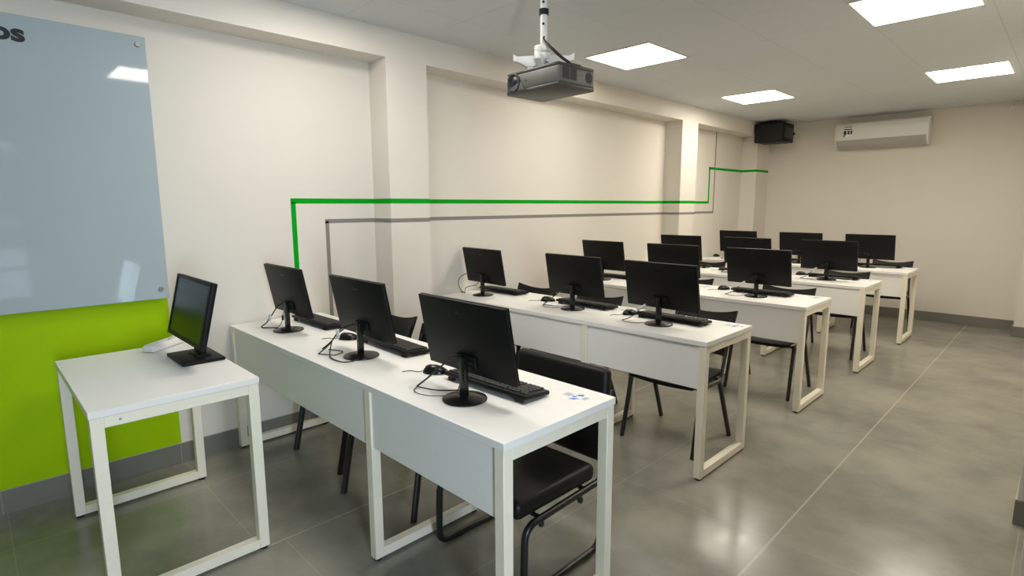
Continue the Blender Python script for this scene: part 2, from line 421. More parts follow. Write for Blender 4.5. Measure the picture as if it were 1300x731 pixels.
rows = [  # xl, xr, y, xm
 (0.012, 2.323, 1.0514, 1.528), (0.012, 2.185, 2.602, 1.385), (0.012, 2.213, 3.981, 1.42), (0.012, 2.250, 5.326, 1.425), (0.012, 2.294, 6.750, 1.49)]
rowlab = ['long white desk of the front row, nearest the camera, blue sticker on its corner',
 'long white desk of the second row, right behind the padded chair',
 'long white desk of the third row, in the middle of the five rows',
 'long white desk of the fourth row, starting at the second pillar',
 'long white desk of the last row, closest to the far wall']
for r, lb in zip(rows, rowlab): desk(lb, *r, 'long white computer desks in rows')
# teacher's desk: x runs .26-1.156, frames in the y-z plane at both ends
td = thing('teacher_desk', 'small white open-framed desk in front of the green wall', 'desk', (0.2602, 0.2344, 0))
MB().box((0, 0, H - TH), (0.896, D, H), 0.0015, 1).build('tabletop', 'white', td)
frame(td, 0.003); frame(td, 0.896 - LEG - 0.003)
MB().lathe([(0, 0), (0.005, 0), (0.004, 0.002), (0, 0.0025)], 12, Matrix.Translation((0.893, 0.09, 0.704)) @ Matrix.Rotation(PI / 2, 4, 'Y')).build('screw_cap', 'grey_plastic', td)
# cable grommets sit in the desks' tops
def grommet(x, y):
    for o in bpy.data.objects:
        if o.get('category') == 'desk' and o.name.startswith('computer_desk') and abs(y - o.location.y - D / 2) < D / 2:
            lx, ly = x - o.location.x, y - o.location.y
            MB().lathe([(0, 0), (0.030, 0), (0.030, 0.0008), (0.028, 0.0013), (0, 0.0013)], 24, Matrix.Translation((lx, ly, H - 0.0005))).build('cable_grommet', 'white_plastic', o)

# ------------------------------------------------------------------ monitors
def rx_at(p, a): return Matrix.Translation(p) @ Matrix.Rotation(a, 4, 'X')
TILT = math.radians(10.6)
def make_monitor(label, loc, variant):
    t = thing('monitor', label, 'monitor', loc, 0, 'student monitors on the desk rows')
    # panel local frame: x width, z up the panel, y towards the user; origin bottom centre
    Mx = Matrix.Translation((0, 0.040, 0.093)) @ Matrix.Rotation(TILT, 4, 'X')
    W, Hh = 0.470, 0.272
    MB().box((-W / 2, -0.015, 0), (W / 2, 0.0, Hh), 0.003, 2, Mx).build('housing', 'black', t)
    fr = MB()
    for lo, hi in (((-W / 2, 0, 0), (W / 2, 0.003, 0.018)), ((-W / 2, 0, Hh - 0.010), (W / 2, 0.003, Hh)), ((-W / 2, 0, 0.018), (-W / 2 + 0.010, 0.003, Hh - 0.010)), ((W / 2 - 0.010, 0, 0.018), (W / 2, 0.003, Hh - 0.010))):
        fr.box(lo, hi, 0, 1, Mx)
    fr.build('bezel', 'black_gloss', t, smooth=False)
    MB().box((-W / 2 + 0.010, -0.001, 0.018), (W / 2 - 0.010, 0.001, Hh - 0.010), 0, 1, Mx).build('screen', 'screen', t, smooth=False)
    hb = MB().box((-0.052, -0.026, 0.030), (0.052, -0.014, 0.072), 0.004, 2, Mx)
    hb.box((-0.034, -0.036, 0.045), (-0.012, -0.024, 0.062), 0.002, 1, Mx).box((0.010, -0.034, 0.045), (0.038, -0.024, 0.058), 0.002, 1, Mx)
    hb.build('rear_connector_block', 'black', t)
    lg = MB()
    for i in range(4): lg.box((-0.022 + i * 0.012, -0.0155, Hh - 0.050), (-0.014 + i * 0.012, -0.0145, Hh - 0.042 + (0.004 if i % 3 == 0 else 0)), 0.0003, 1, Mx)
    lg.build('emblem', 'black_gloss', t)
    c = MB().prism([(-0.015, 0.012), (0.015, 0.012), (0.014, 0.150), (0.009, 0.158), (-0.009, 0.158), (-0.014, 0.150)], 'y', -0.014, 0.008, 0.003)
    c.build('stand_column', 'black_gloss', t)
    MB().lathe([(0, 0), (0.080, 0), (0.081, 0.003), (0.079, 0.006), (0.055, 0.012), (0.028, 0.018), (0, 0.019)], 40).build('base', 'black_gloss', t)
    if variant == 0:    # straight drop to the grommet plus a loop on the desk
        MB().tube([(-0.02, 0.004, 0.150), (-0.05, -0.012, 0.146), (-0.10, -0.028, 0.105), (-0.17, -0.035, 0.050), (-0.225, -0.045, 0.008), (-0.230, -0.040, 0.005)], 0.0032, 8, smooth=6).build('cable', 'cable', t)
        MB().tube([(-0.228, -0.045, 0.005), (-0.190, -0.050, 0.010), (-0.140, -0.025, 0.006), (-0.095, 0.018, 0.005), (-0.07, 0.06, 0.005)], 0.0026, 8, smooth=6).build('cable', 'cable', t)
        MB().tube([(-0.224, -0.050, 0.005), (-0.190, -0.085, 0.005), (-0.140, -0.088, 0.005), (-0.090, -0.060, 0.005), (-0.050, 0.0, 0.012), (-0.03, 0.02, 0.1), (0.0, 0.006, 0.147)], 0.0018, 8, smooth=6).build('cable', 'cable', t)
    elif variant == 1:  # crossing bundle with a wide loop round the base
        MB().tube([(-0.02, 0.004, 0.150), (-0.06, -0.02, 0.140), (-0.11, -0.045, 0.112), (-0.17, -0.06, 0.050), (-0.235, -0.075, 0.005)], 0.0032, 8, smooth=6).build('cable', 'cable', t)
        MB().tube([(-0.02, 0.004, 0.152), (-0.07, -0.03, 0.130), (-0.115, -0.06, 0.090), (-0.135, -0.09, 0.045), (-0.155, -0.135, 0.005)], 0.0030, 8, smooth=6).build('cable', 'cable', t)
        MB().tube([(-0.135, -0.075, 0.060), (-0.100, -0.105, 0.012), (-0.04, -0.125, 0.005), (0.04, -0.120, 0.005), (0.065, -0.088, 0.005), (0.070, -0.055, 0.011)], 0.0030, 8, smooth=6).build('cable', 'cable', t)
        MB().tube([(-0.155, -0.130, 0.005), (-0.11, -0.10, 0.005), (-0.085, -0.085, 0.005), (-0.12, -0.03, 0.005), (-0.20, -0.06, 0.005)], 0.0026, 8, smooth=6).build('cable', 'cable', t)
        MB().box((-0.118, -0.062, 0.075), (-0.100, -0.050, 0.112), 0.003, 2).build('cable_tag', 'cable_white', t)
    elif variant == 2:  # wide arch out to the left
        MB().tube([(-0.02, 0.004, 0.148), (-0.09, -0.01, 0.156), (-0.165, -0.03, 0.156), (-0.222, -0.06, 0.120), (-0.226, -0.07, 0.06), (-0.185, -0.06, 0.005)], 0.0026, 8, smooth=6).build('cable', 'cable', t)
        MB().tube([(-0.06, 0.010, 0.105), (-0.085, 0.0, 0.072), (-0.14, -0.01, 0.057), (-0.185, -0.03, 0.040), (-0.175, -0.05, 0.005)], 0.0026, 8, smooth=6).build('cable', 'cable', t)
        MB().tube([(-0.22, -0.055, 0.006), (-0.18, -0.05, 0.006), (-0.15, -0.062, 0.006)], 0.004, 8, smooth=4).build('cable', 'cable', t)
    elif variant == 3:  # upright pair with a ferrite and a clip
        MB().tube([(-0.02, 0.004, 0.150), (-0.07, -0.018, 0.135), (-0.10, -0.04, 0.09), (-0.135, -0.065, 0.035), (-0.165, -0.085, 0.005), (-0.12, -0.06, 0.005), (-0.08, -0.03, 0.006)], 0.0032, 8, smooth=6).build('cable', 'cable', t)
        MB().tube([(-0.05, 0.010, 0.110), (-0.063, 0.0, 0.085), (-0.066, -0.004, 0.050), (-0.05, -0.03, 0.020), (-0.06, -0.05, 0.005)], 0.0022, 8, smooth=6).build('cable', 'cable', t)
        MB().lathe([(0, -0.014), (0.006, -0.013), (0.0068, 0), (0.006, 0.013), (0, 0.014)], 12, Matrix.Translation((-0.065, -0.002, 0.062))).build('cable_ferrite', 'cable', t)
        MB().box((-0.122, -0.060, 0.045), (-0.106, -0.048, 0.083), 0.003, 2).build('cable_tag', 'cable_white', t)
    elif variant == 4:  # short bent lead with a white tag on its plug
        MB().tube([(-0.02, 0.004, 0.146), (-0.06, -0.008, 0.118), (-0.10, -0.02, 0.090), (-0.155, -0.05, 0.030), (-0.205, -0.075, 0.005)], 0.0028, 8, smooth=6).build('cable', 'cable', t)
        MB().tube([(-0.200, -0.075, 0.005), (-0.15, -0.095, 0.005), (-0.10, -0.080, 0.005), (-0.075, -0.030, 0.006)], 0.0020, 8, smooth=6).build('cable', 'cable', t)
        MB().tube([(-0.130, -0.03, 0.072), (-0.082, -0.012, 0.104)], 0.0095, 8).build('cable_tag', 'cable_white', t)
    return t
mons = [  # label, x, y, variant
 ('black monitor at the wall end of the front row, green stripe behind', 0.395, 1.240, 3),
 ('middle black monitor of the front row, tangled cables round its base', 1.171, 1.250, 1),
 ('largest, nearest black monitor at the aisle end of the front row', 1.953, 1.215, 0),
 ('black monitor at the wall end of the second row, cable arching left', 0.258, 2.815, 2),
 ('middle black monitor of the second row', 1.122, 2.845, 0),
 ('black monitor at the aisle end of the second row, white tag on its cable', 1.785, 2.815, 4),
 ('black monitor at the wall end of the third row', 0.376, 4.200, 2),
 ('middle black monitor of the third row, mostly behind the second-row aisle monitor', 1.085, 4.205, 4),
 ('black monitor at the aisle end of the third row', 1.788, 4.204, 4),
 ('black monitor at the pillar end of the fourth row', 0.425, 5.560, 3),
 ('middle black monitor of the fourth row, mostly behind the third-row aisle monitor', 1.135, 5.580, 0),
 ('black monitor at the aisle end of the fourth row', 1.868, 5.610, 4),
 ('black monitor at the wall end of the last row', 0.440, 6.985, 3),
 ('middle black monitor of the last row, against the far wall', 1.178, 6.995, 0),
 ('black monitor at the aisle end of the last row', 1.875, 7.020, 2)]
proto = {}
GR = {0: (-0.235, -0.045), 1: (-0.245, -0.075), 2: (-0.20, -0.05), 3: (-0.185, -0.08), 4: (-0.205, -0.075)}
YAW = {3: -5, 4: -2, 5: -2, 6: -3}
for i, (lb, x, y, v) in enumerate(mons):
    rz = math.radians(YAW.get(i, 0))
    if v in proto: copy_thing(proto[v], (x, y, H + EPS), rz, lb)
    else:
        proto[v] = make_monitor(lb, (x, y, H + EPS), v); proto[v].rotation_euler.z = rz
    if i not in (3, 6, 9, 12): grommet(x + GR[v][0], y + GR[v][1])

# teacher's monitor, screen turned to -y
tm_ = thing('monitor', 'dark monitor on a rectangular foot standing on the small white desk', 'monitor', (0.655, 0.700, H + EPS))
Mx = Matrix.Translation((0.010, -0.045, 0.090)) @ Matrix.Rotation(-math.radians(13.5), 4, 'X')
W, Hh = 0.505, 0.285
MB().box((-W / 2, 0.0, 0), (W / 2, 0.022, Hh), 0.004, 2, Mx).box((-0.17, 0.020, 0.05), (0.17, 0.036, 0.22), 0.007, 2, Mx).build('housing', 'black', tm_)
fr = MB(); bz = 0.017
for lo, hi in (((-W / 2, -0.005, 0), (W / 2, 0, bz)), ((-W / 2, -0.005, Hh - bz), (W / 2, 0, Hh)), ((-W / 2, -0.005, bz), (-W / 2 + bz, 0, Hh - bz)), ((W / 2 - bz, -0.005, bz), (W / 2, 0, Hh - bz))):
    fr.box(lo, hi, 0.0012, 1, Mx)
fr.build('bezel', 'black', tm_)
MB().box((-W / 2 + bz, -0.002, bz), (W / 2 - bz, 0.001, Hh - bz), 0, 1, Mx).build('screen', 'screen', tm_, smooth=False)
MB().prism([(-0.055, 0.012), (0.055, 0.012), (0.048, 0.16), (-0.048, 0.16)], 'y', 0.010, 0.034, 0.003).build('stand_column', 'black', tm_)
MB().box((-0.128, -0.085, 0), (0.130, 0.088, 0.014), 0.003, 2).box((-0.062, -0.01, 0.012), (0.062, 0.05, 0.022), 0.003, 2).build('base', 'black', tm_)

# white rounded power strip behind the teacher's monitor
ps = thing('power_strip', 'white rounded plastic strip lying behind the monitor foot on the small desk', 'power strip', (0.33, 0.655, H + EPS), math.radians(38))
pb = MB().box((-0.032, -0.115, 0), (0.034, 0.10, 0.034), 0.014, 4); pb.box((-0.022, -0.104, 0.030), (0.024, 0.090, 0.037), 0.003, 2); pb.build('casing', 'white_plastic', ps)
MB().box((0.008, 0.005, 0.036), (0.020, 0.022, 0.041), 0.002, 1).build('switch', 'grey_plastic', ps)
MB().tube([(0.0, 0.098, 0.012), (0.0, 0.13, 0.010), (0.03, 0.17, 0.006), (0.10, 0.18, 0.006)], 0.004, 8, smooth=6).build('cable', 'cable_white', ps)

# ------------------------------------------------------------------ keyboards and mice
def make_keyboard(label, loc, rz):
    t = thing('keyboard', label, 'keyboard', loc, rz, 'black keyboards on the desk rows')
    Mx = Matrix.Translation((0, 0, 0.004)) @ Matrix.Rotation(math.radians(-5), 4, 'X')
    w, d = 0.218, 0.068
    MB().box((-w, -d, 0.006), (w, d, 0.022), 0.005, 2, Mx).build('case', 'black', t)
    kb = MB()
    for r in range(6):
        y0 = d - 0.012 - (r + 1) * 0.0200
        x = -w + 0.010; n = 0
        lens = [0.0175] * 22
        if r == 0: lens = [0.03, 0.0175, 0.06, 0.0175] + [0.0175] * 15
        while x < w - 0.022:
            L = lens[n % len(lens)]; L = min(L, w - 0.010 - x)
            if L < 0.01: break
            kb.box((x, -y0 - 0.0165, 0.0215), (x + L - 0.002, -y0, 0.0275), 0.0015, 1, Mx); x += L + 0.0012; n += 1
            if n in (14, 17): x += 0.006
    kb.build('keycaps', 'key', t, smooth=False)
    for lo, hi in (((-w + 0.02, -d + 0.006, 0), (-w + 0.05, -d + 0.020, 0.014)), ((w - 0.05, -d + 0.006, 0), (w - 0.02, -d + 0.020, 0.014)), ((-w + 0.02, d - 0.02, 0), (-w + 0.05, d - 0.008, 0.006)), ((w - 0.05, d - 0.02, 0), (w - 0.02, d - 0.008, 0.006))):
        MB().box(lo, hi, 0.001, 1).build('foot', 'rubber', t)
    return t
kbs = [
 ('black keyboard beside the wall-end monitor of the front row', 0.350, 1.440, 0.02),
 ('black keyboard behind the tangled cables, middle of the front row', 1.142, 1.444, -0.04),
 ('nearest black keyboard, aisle end of the front row', 1.930, 1.380, 0.03),
 ('black keyboard at the wall end of the second row', 0.262, 3.030, 0.00),
 ('black keyboard under the middle monitor of the second row', 1.115, 3.000, 0.00),
 ('black keyboard at the aisle end of the second row', 1.785, 2.972, 0.00),
 ('black keyboard at the wall end of the third row', 0.400, 4.400, 0.00),
 ('black keyboard at the middle of the third row', 0.930, 4.420, 0.00),
 ('black keyboard at the aisle end of the third row', 1.768, 4.366, 0.00),
 ('black keyboard at the pillar end of the fourth row', 0.430, 5.800, 0.00),
 ('black keyboard at the aisle end of the fourth row', 1.878, 5.785, 0.00),
 ('black keyboard at the middle of the last row', 1.200, 7.200, 0.00),
 ('black keyboard at the aisle end of the last row', 1.945, 7.200, 0.00)]
k0 = None
for lb, x, y, rz in kbs:
    if k0 is None: k0 = make_keyboard(lb, (x, y, H + EPS), rz)
    else: copy_thing(k0, (x, y, H + EPS), rz, lb)

def make_mouse(label, loc, rz):
    t = thing('mouse', label, 'mouse', loc, rz, 'black mice on the desk rows')
    b = MB(); b.bm.free(); b.bm = bmesh.new()
    bmesh.ops.create_uvsphere(b.bm, u_segments=24, v_segments=14, radius=1)
    for v in b.bm.verts:
        x, y, z = v.co
        z = max(z, 0)
        v.co = (x * (0.031 - 0.004 * y * y), y * 0.054, z * (0.034 - 0.006 * y) + 0.001)
    bmesh.ops.remove_doubles(b.bm, verts=list(b.bm.verts), dist=1e-5)
    b.build('shell', 'black_gloss', t)
    MB().tube([(0, -0.041, 0.0255), (0, -0.030, 0.0315), (0, -0.018, 0.035)], 0.0030, 8).build('scroll_wheel', 'key', t)
    MB().tube([(0, -0.052, 0.008), (0.0, -0.075, 0.004), (-0.015, -0.11, 0.003), (0.0, -0.14, 0.003)], 0.0018, 8, smooth=6).build('cable', 'cable', t)
    return t
ms = [
 ('black mouse among the tangled cables of the front row', 0.830, 1.372, -0.75),
 ('nearest black mouse, beside the aisle-end monitor of the front row', 1.626, 1.332, -0.85),
 ('black mouse left of the middle second-row monitor', 0.800, 2.962, -0.8),
 ('black mouse near the white-tagged cable of the second row', 1.505, 2.950, -0.5),
 ('black mouse left of the third-row aisle monitor', 1.463, 4.375, -0.6),
 ('black mouse at the middle of the fourth row', 0.853, 5.690, -0.6),
 ('black mouse left of the fourth-row aisle monitor', 1.580, 5.830, -0.7),
 ('black mouse at the wall end of the last row', 0.085, 7.166, -0.4)]
m0 = None
for lb, x, y, rz in ms:
    if m0 is None: m0 = make_mouse(lb, (x, y, H + EPS), rz)
    else: copy_thing(m0, (x, y, H + EPS), rz, lb)

# ------------------------------------------------------------------ stickers on the desk tops
def make_sticker(label, loc, rz):
    t = thing('desk_sticker', label, 'sticker', loc, rz, 'printed stickers on the desk corners')
    MB().box((-0.040, -0.032, 0), (0.040, 0.032, 0.0003)).build('backing', 'white', t, smooth=False)
    MB().prism([(-0.004, 0.004), (0.016, 0.012), (0.010, 0.026), (0.001, 0.020)], 'z', 0.0003, 0.0006).prism([(-0.004, -0.026), (0.012, -0.022), (0.020, -0.006), (0.004, -0.012)], 'z', 0.0003, 0.0006).prism([(-0.008, -0.008), (0.004, -0.006), (0.006, 0.001), (-0.006, 0.001)], 'z', 0.0003, 0.0006).build('blue_mark', 'blue_ink', t, smooth=False)
    MB().box((-0.034, -0.010, 0.0003), (-0.012, 0.012, 0.0005)).box((0.022, -0.006, 0.0003), (0.036, 0.014, 0.0005)).build('pale_mark', 'pale_ink', t, smooth=False)
    t.scale = (1.4, 1.4, 1)
    return t
st = [('white sticker with bright blue marks, nearest desk corner', 2.215, 1.515),
      ('small sticker on the aisle corner of the second row', 2.112, 3.085),
      ('small sticker on the second row, right of the middle keyboard', 1.412, 3.045),
      ('small sticker on the aisle corner of the third row', 2.120, 4.465),
      ('small sticker on the third row, right of the middle keyboard', 1.280, 4.420),
      ('small sticker on the aisle corner of the fourth row', 2.170, 5.800)]
s0 = None
for lb, x, y in st:
    if s0 is None: s0 = make_sticker(lb, (x, y, H + 0.0002), 0.0)
    else: copy_thing(s0, (x, y, H + 0.0002), 0.0, lb)

# ------------------------------------------------------------------ chairs
def make_chair(label, loc):
    """stacking chair; origin on the floor between the front feet, user faces -y"""
    t = thing('stacking_chair', label, 'chair', loc, 0, 'black stacking chairs behind the desks')
    sw = 0.205
    def seat(u, v):
        x = (u - 0.5) * 0.42; y = 0.035 + v * 0.39
        return (x, y, 0.425 - 0.020 * math.sin(v * PI) * (1 - 0.3 * abs(2 * u - 1)) + 0.012 * abs(2 * u - 1) ** 2 - (0.022 * max(0, 0.18 - v) / 0.18))
    MB().grid(seat, 16, 14, 0.022, lambda u, v: (0, 0, -1)).build('seat', 'chair_shell', t)
    def back(u, v):
        a = 2 * u - 1; wdt = 0.205 - 0.02 * (1 - v) ** 2
        z = 0.505 + v * 0.262 - (0.020 * (1 - a * a) * v) + 0.012 * a * a * v
        return (a * wdt, 0.425 + (z - 0.40) * 0.42 + 0.035 * (1 - a * a), z)
    MB().grid(back, 18, 10, 0.014, lambda u, v: (0, 1, -0.3)).build('backrest', 'chair_shell', t)
    for s in (-1, 1):
        x0, x1 = s * 0.228, s * 0.238
        MB().tube([(x1, 0.010, 0.002), (x0 + s * 0.002, 0.092, 0.378), (x0, 0.100, 0.396)], 0.0125, 12, oval=1.45).build('front_leg', 'chair_metal', t)
        MB().tube([(x1, 0.485, 0.002), (x0 + s * 0.002, 0.332, 0.372), (x0, 0.322, 0.392)], 0.0125, 12, oval=1.45).build('rear_leg', 'chair_metal', t)
        MB().tube(fillet([(x0, 0.07, 0.392), (x0, 0.340, 0.386), (x0 * 0.90, 0.448, 0.520), (x0 * 0.80, 0.563, 0.720)], 0.03), 0.0100, 12, oval=1.4).build('side_frame', 'chair_metal', t)
    for y in (0.10, 0.36): MB().tube([(-0.225, y, 0.386), (0.225, y, 0.386)], 0.008).build('crossbar', 'chair_metal', t)
    return t
chs = [
 ('black stacking chair at the wall end of the front row', 0.530, 1.290, 4),
 ('black stacking chair behind the middle monitor of the front row', 1.200, 1.272, 12),
 ('black stacking chair at the wall end of the second row', 0.326, 2.810, 3),
 ('black stacking chair behind the middle monitor of the second row', 0.955, 2.790),
 ('black stacking chair at the aisle end of the second row', 1.790, 2.810),
 ('black stacking chair at the middle of the third row', 0.975, 4.195),
 ('black stacking chair at the aisle end of the third row', 1.828, 4.190),
 ('black stacking chair at the wall end of the fourth row', 0.380, 5.760),
 ('black stacking chair at the aisle end of the fourth row', 1.850, 5.745),
 ('black stacking chair at the aisle end of the last row', 1.940, 7.300)]
c0 = None
for lb, x, y, *ang in chs:
    rz = math.radians(ang[0]) if ang else 0.0
    if c0 is None: c0 = make_chair(lb, (x, y, 0)); c0.rotation_euler.z = rz
    else: copy_thing(c0, (x, y, 0), rz, lb)

# padded cantilever chair
pc = thing('padded_chair', 'padded black leatherette cantilever chair at the aisle end of the front row', 'chair', (1.91, 1.30, 0))
MB().box((-0.248, -0.010, 0.314), (0.232, 0.450, 0.388), 0.028, 4).build('seat_cushion', 'leather', pc)
bk = MB()
Mb = Matrix.Translation((-0.045, 0.535, 0.355)) @ Matrix.Rotation(math.radians(-3), 4, 'X')
bk.box((-0.262, -0.028, 0), (0.262, 0.028, 0.405), 0.026, 4, Mb); bk.build('backrest', 'leather', pc)
MB().box((-0.235, 0.026, 0.03), (0.235, 0.034, 0.375), 0.003, 1, Mb).build('back_cover', 'chair_shell', pc)
xl, xr = -0.252, 0.245
for s, x in ((-1, xl), (1, xr)):
    pts = [(x * 0.82, 0.582, 0.66), (x * 0.94, 0.505, 0.300), (x * 0.98, 0.470, 0.0155), (x, 0.005, 0.0155), (x, 0.015, 0.297), (x * 0.94, 0.498, 0.302)]
    MB().tube(fillet(pts, 0.060, 8), 0.0140, 12).build('side_tube', 'chair_metal', pc)
for y in (0.10, 0.38): MB().tube([(xl, y, 0.300), (xr, y, 0.300)], 0.009).build('crossbar', 'chair_metal', pc)
for y in (0.10, 0.33):
    MB().lathe([(0, -0.012), (0.010, -0.012), (0.012, 0.0), (0.008, 0.012), (0, 0.012)], 12, Matrix.Translation((xr, y, 0.282))).build('bolt', 'rubber', pc)

# ------------------------------------------------------------------ ceiling lights
def make_light(label, x0, x1, y0, y1, dm='diffuser_rear'):
    cx, cy = (x0 + x1) / 2, (y0 + y1) / 2; hx, hy = (x1 - x0) / 2, (y1 - y0) / 2
    t = thing('ceiling_light', label, 'ceiling light', (cx, cy, HC), 0, 'square light panels in the ceiling')
    f = 0.013; b = MB()
    b.box((-hx - f, -hy - f, -0.006), (hx + f, -hy, 0)).box((-hx - f, hy, -0.006), (hx + f, hy + f, 0)).box((-hx - f, -hy, -0.006), (-hx, hy, 0)).box((hx, -hy, -0.006), (hx + f, hy, 0))
    b.build('frame', 'white_plastic', t, smooth=False)
    MB().box((-hx, -hy, -0.004), (hx, hy, -0.001)).build('diffuser', dm, t, smooth=False)
    return t
make_light('lit square ceiling panel just behind the projector', 0.664, 1.205, 3.545, 4.08, 'diffuser_mid')
make_light('lit square ceiling panel nearest the black wall speaker', 0.680, 1.205, 5.83, 6.39)
make_light('lit square ceiling panel at the top of the view, largest of the four', 2.405, 2.935, 3.69, 4.25)
make_light('lit square ceiling panel above and in front of the air conditioner', 2.390, 2.925, 6.04, 6.60)
make_light('lit square ceiling panel over the front row, above the view', 0.664, 1.205, 1.22, 1.765, 'diffuser')
make_light('lit square ceiling panel mirrored in the glass board', 2.18, 2.71, 1.04, 1.60, 'diffuser')

# ------------------------------------------------------------------ projector and its mount
PX, PY = 1.555, 2.125      # centre of the projector
QX, QY = 1.498, 2.130      # ceiling pole
mt = thing('projector_mount', 'white ceiling pole with a black collar and white arms holding the projector', 'projector mount', (QX, QY, HC))
MB().lathe([(0, 0), (0.06, 0), (0.06, -0.006), (0.02, -0.010), (0, -0.010)], 24).build('ceiling_plate', 'white_plastic', mt)
MB().tube([(0, 0, -0.008), (0, 0, -0.375)], 0.0180, 20).build('pole', 'white_plastic', mt)
MB().lathe([(0.0180, -0.178), (0.0235, -0.178), (0.0235, -0.205), (0.0180, -0.205)], 24).build('collar', 'rubber', mt)
b = MB()
for zz in (-0.150, -0.250): b.lathe([(0, 0), (0.006, 0), (0.006, 0.003), (0, 0.003)], 12, Matrix.Translation((0.011, -0.0155, zz)) @ Matrix.Rotation(PI / 2, 4, 'X') @ Matrix.Rotation(0.6, 4, 'Y'))
b.build('pin_hole', 'rubber', mt)
MB().lathe([(0, -0.350), (0.046, -0.350), (0.049, -0.357), (0.044, -0.376), (0.030, -0.382), (0.030, -0.412), (0, -0.412)], 28).build('flange', 'white_plastic', mt)
for ang, L in ((222, 0.150), (40, 0.150), (130, 0.11), (285, 0.07)):
    a = math.radians(ang); R = Matrix.Rotation(a, 4, 'Z'); k = L / 0.15
    aw = MB().prism([(0.005, -0.392), (0.130 * k, -0.398), (0.150 * k, -0.385), (0.150 * k, -0.420), (0.128 * k, -0.424), (0.080 * k, -0.448), (0.05 * k, -0.448), (0.005, -0.415)], 'y', -0.016, 0.016, 0.003)
    aw.box((0.052 * k, -0.013, -0.4655), (0.080 * k, 0.013, -0.444), 0.003, 1)
    aw.bm.transform(R); aw.build('arm', 'white_plastic', mt)

pj = thing('projector', 'grey and black projector hanging under the white pole', 'projector', (PX, PY, 1.975), math.radians(-3))
hx, hy, hl = 0.165, 0.125, 0.190
MB().box((-hl, -hy, 0.016), (hx, hy, 0.092), 0.008, 3).build('body', 'proj_grey', pj)
MB().prism([(-hl + 0.001, -hy - 0.001), (hx, -hy - 0.001), (hx, hy), (-hl + 0.001, hy)], 'z', 0.0, 0.018, 0.004).build('lower_shell', 'proj_dark', pj)
MB().box((-hl + 0.002, -hy + 0.001, 0.090), (hx - 0.001, hy - 0.002, 0.106), 0.006, 2).build('top_cover', 'proj_dark', pj)
# lens housing at the left of the front face
Lm = Matrix.Translation((-0.135, -hy + 0.012, 0.054)) @ Matrix.Rotation(PI / 2, 4, 'X')
MB().lathe([(0.034, 0.0), (0.043, 0.010), (0.044, 0.018), (0.040, 0.020), (0.036, 0.016), (0.032, 0.004), (0.030, -0.002)], 36, Lm).build('lens_ring', 'proj_vent', pj)
ln = MB().lathe([(0.031, 0.011), (0.027, 0.0125), (0.0, 0.0165)], 32, Lm).build('lens', 'lens', pj)
MB().lathe([(0.0, 0.0112), (0.0335, 0.0112), (0.0335, 0.0135), (0.029, 0.0138), (0.029, 0.0125), (0, 0.0125)], 32, Lm).build('lens_barrel', 'proj_vent', pj)
MB().prism([(-0.180, 0.010), (-0.03, 0.010), (-0.062, 0.022), (-0.084, 0.052), (-0.092, 0.054), (-0.180, 0.026)], 'y', -hy - 0.004, -hy + 0.004, 0.0015).build('lens_cowl', 'proj_vent', pj)
MB().lathe([(0, 0), (0.005, 0), (0.005, 0.002), (0, 0.002)], 14, Matrix.Translation((-0.052, -hy, 0.054)) @ Matrix.Rotation(PI / 2, 4, 'X')).build('sensor_window', 'proj_vent', pj)
for y0, y1 in ((-0.098, -0.052), (-0.044, -0.002)):
    b = MB().box((hx - 0.002, y0, 0.034), (hx + 0.0008, y1, 0.088))
    for i in range(8): b.box((hx, y0 + 0.002, 0.037 + i * 0.0062), (hx + 0.0018, y1 - 0.002, 0.0395 + i * 0.0062))
    b.build('vent_grille', 'proj_vent', pj, smooth=False)
b = MB().lathe([(0, 0), (0.026, 0), (0.026, 0.0015), (0, 0.0015)], 28, Matrix.Translation((hx - 0.0005, 0.085, 0.058)) @ Matrix.Rotation(PI / 2, 4, 'Y'))
for i in range(-3, 4): b.box((hx, 0.085 - math.sqrt(0.024 ** 2 - (i * 0.0066) ** 2), 0.058 + i * 0.0066 - 0.001), (hx + 0.0022, 0.085 + math.sqrt(0.024 ** 2 - (i * 0.0066) ** 2), 0.058 + i * 0.0066 + 0.001))
b.build('speaker_grille', 'proj_vent', pj, smooth=False)
MB().box((hx - 0.001, 0.0, 0.0605), (hx + 0.0005, 0.058, 0.0615)).build('seam', 'proj_vent', pj, smooth=False)
for off in (0.0, 0.010):
    MB().tube([(-0.030, -0.022, 0.268), (-0.022, -0.030, 0.250), (0.025 + off, -0.028, 0.200), (0.070 + off, -0.010, 0.155), (0.100 + off, 0.008, 0.128), (0.104 + off, 0.015, 0.110)], 0.0042, 10, smooth=6).build('cable', 'cable', pj)
b = MB().box((0.065, -0.015, 0.102), (0.140, 0.060, 0.120), 0.006, 2); b.build('cable_cover', 'proj_dark', pj)

# ------------------------------------------------------------------ air conditioner, speaker, sensor
ac = thing('air_conditioner', 'long white split air conditioner high on the far wall', 'air conditioner', (1.61, YF - 0.002, 2.145))
MB().box((-0.46, -0.004, 0.03), (0.46, 0.0012, 0.30)).build('mounting_plate', 'grey_plastic', ac, smooth=False)
prof = [(0, 0.015), (-0.10, 0.0), (-0.16, 0.018), (-0.205, 0.062), (-0.222, 0.110), (-0.225, 0.250), (-0.212, 0.300), (-0.190, 0.318), (0, 0.325)]
MB().prism(prof, 'x', -0.495, 0.495, 0.006).build('casing', 'white_plastic', ac)
MB().prism([(-0.105, -0.002), (-0.163, 0.016), (-0.208, 0.060), (-0.2255, 0.105), (-0.2275, 0.104), (-0.210, 0.057), (-0.165, 0.012), (-0.105, -0.006)], 'x', -0.475, 0.475).build('air_flap', 'flap', ac)
b = MB().box((-0.395, -0.2275, 0.145), (-0.295, -0.2245, 0.275)); b.build('label', 'white', ac, smooth=False)
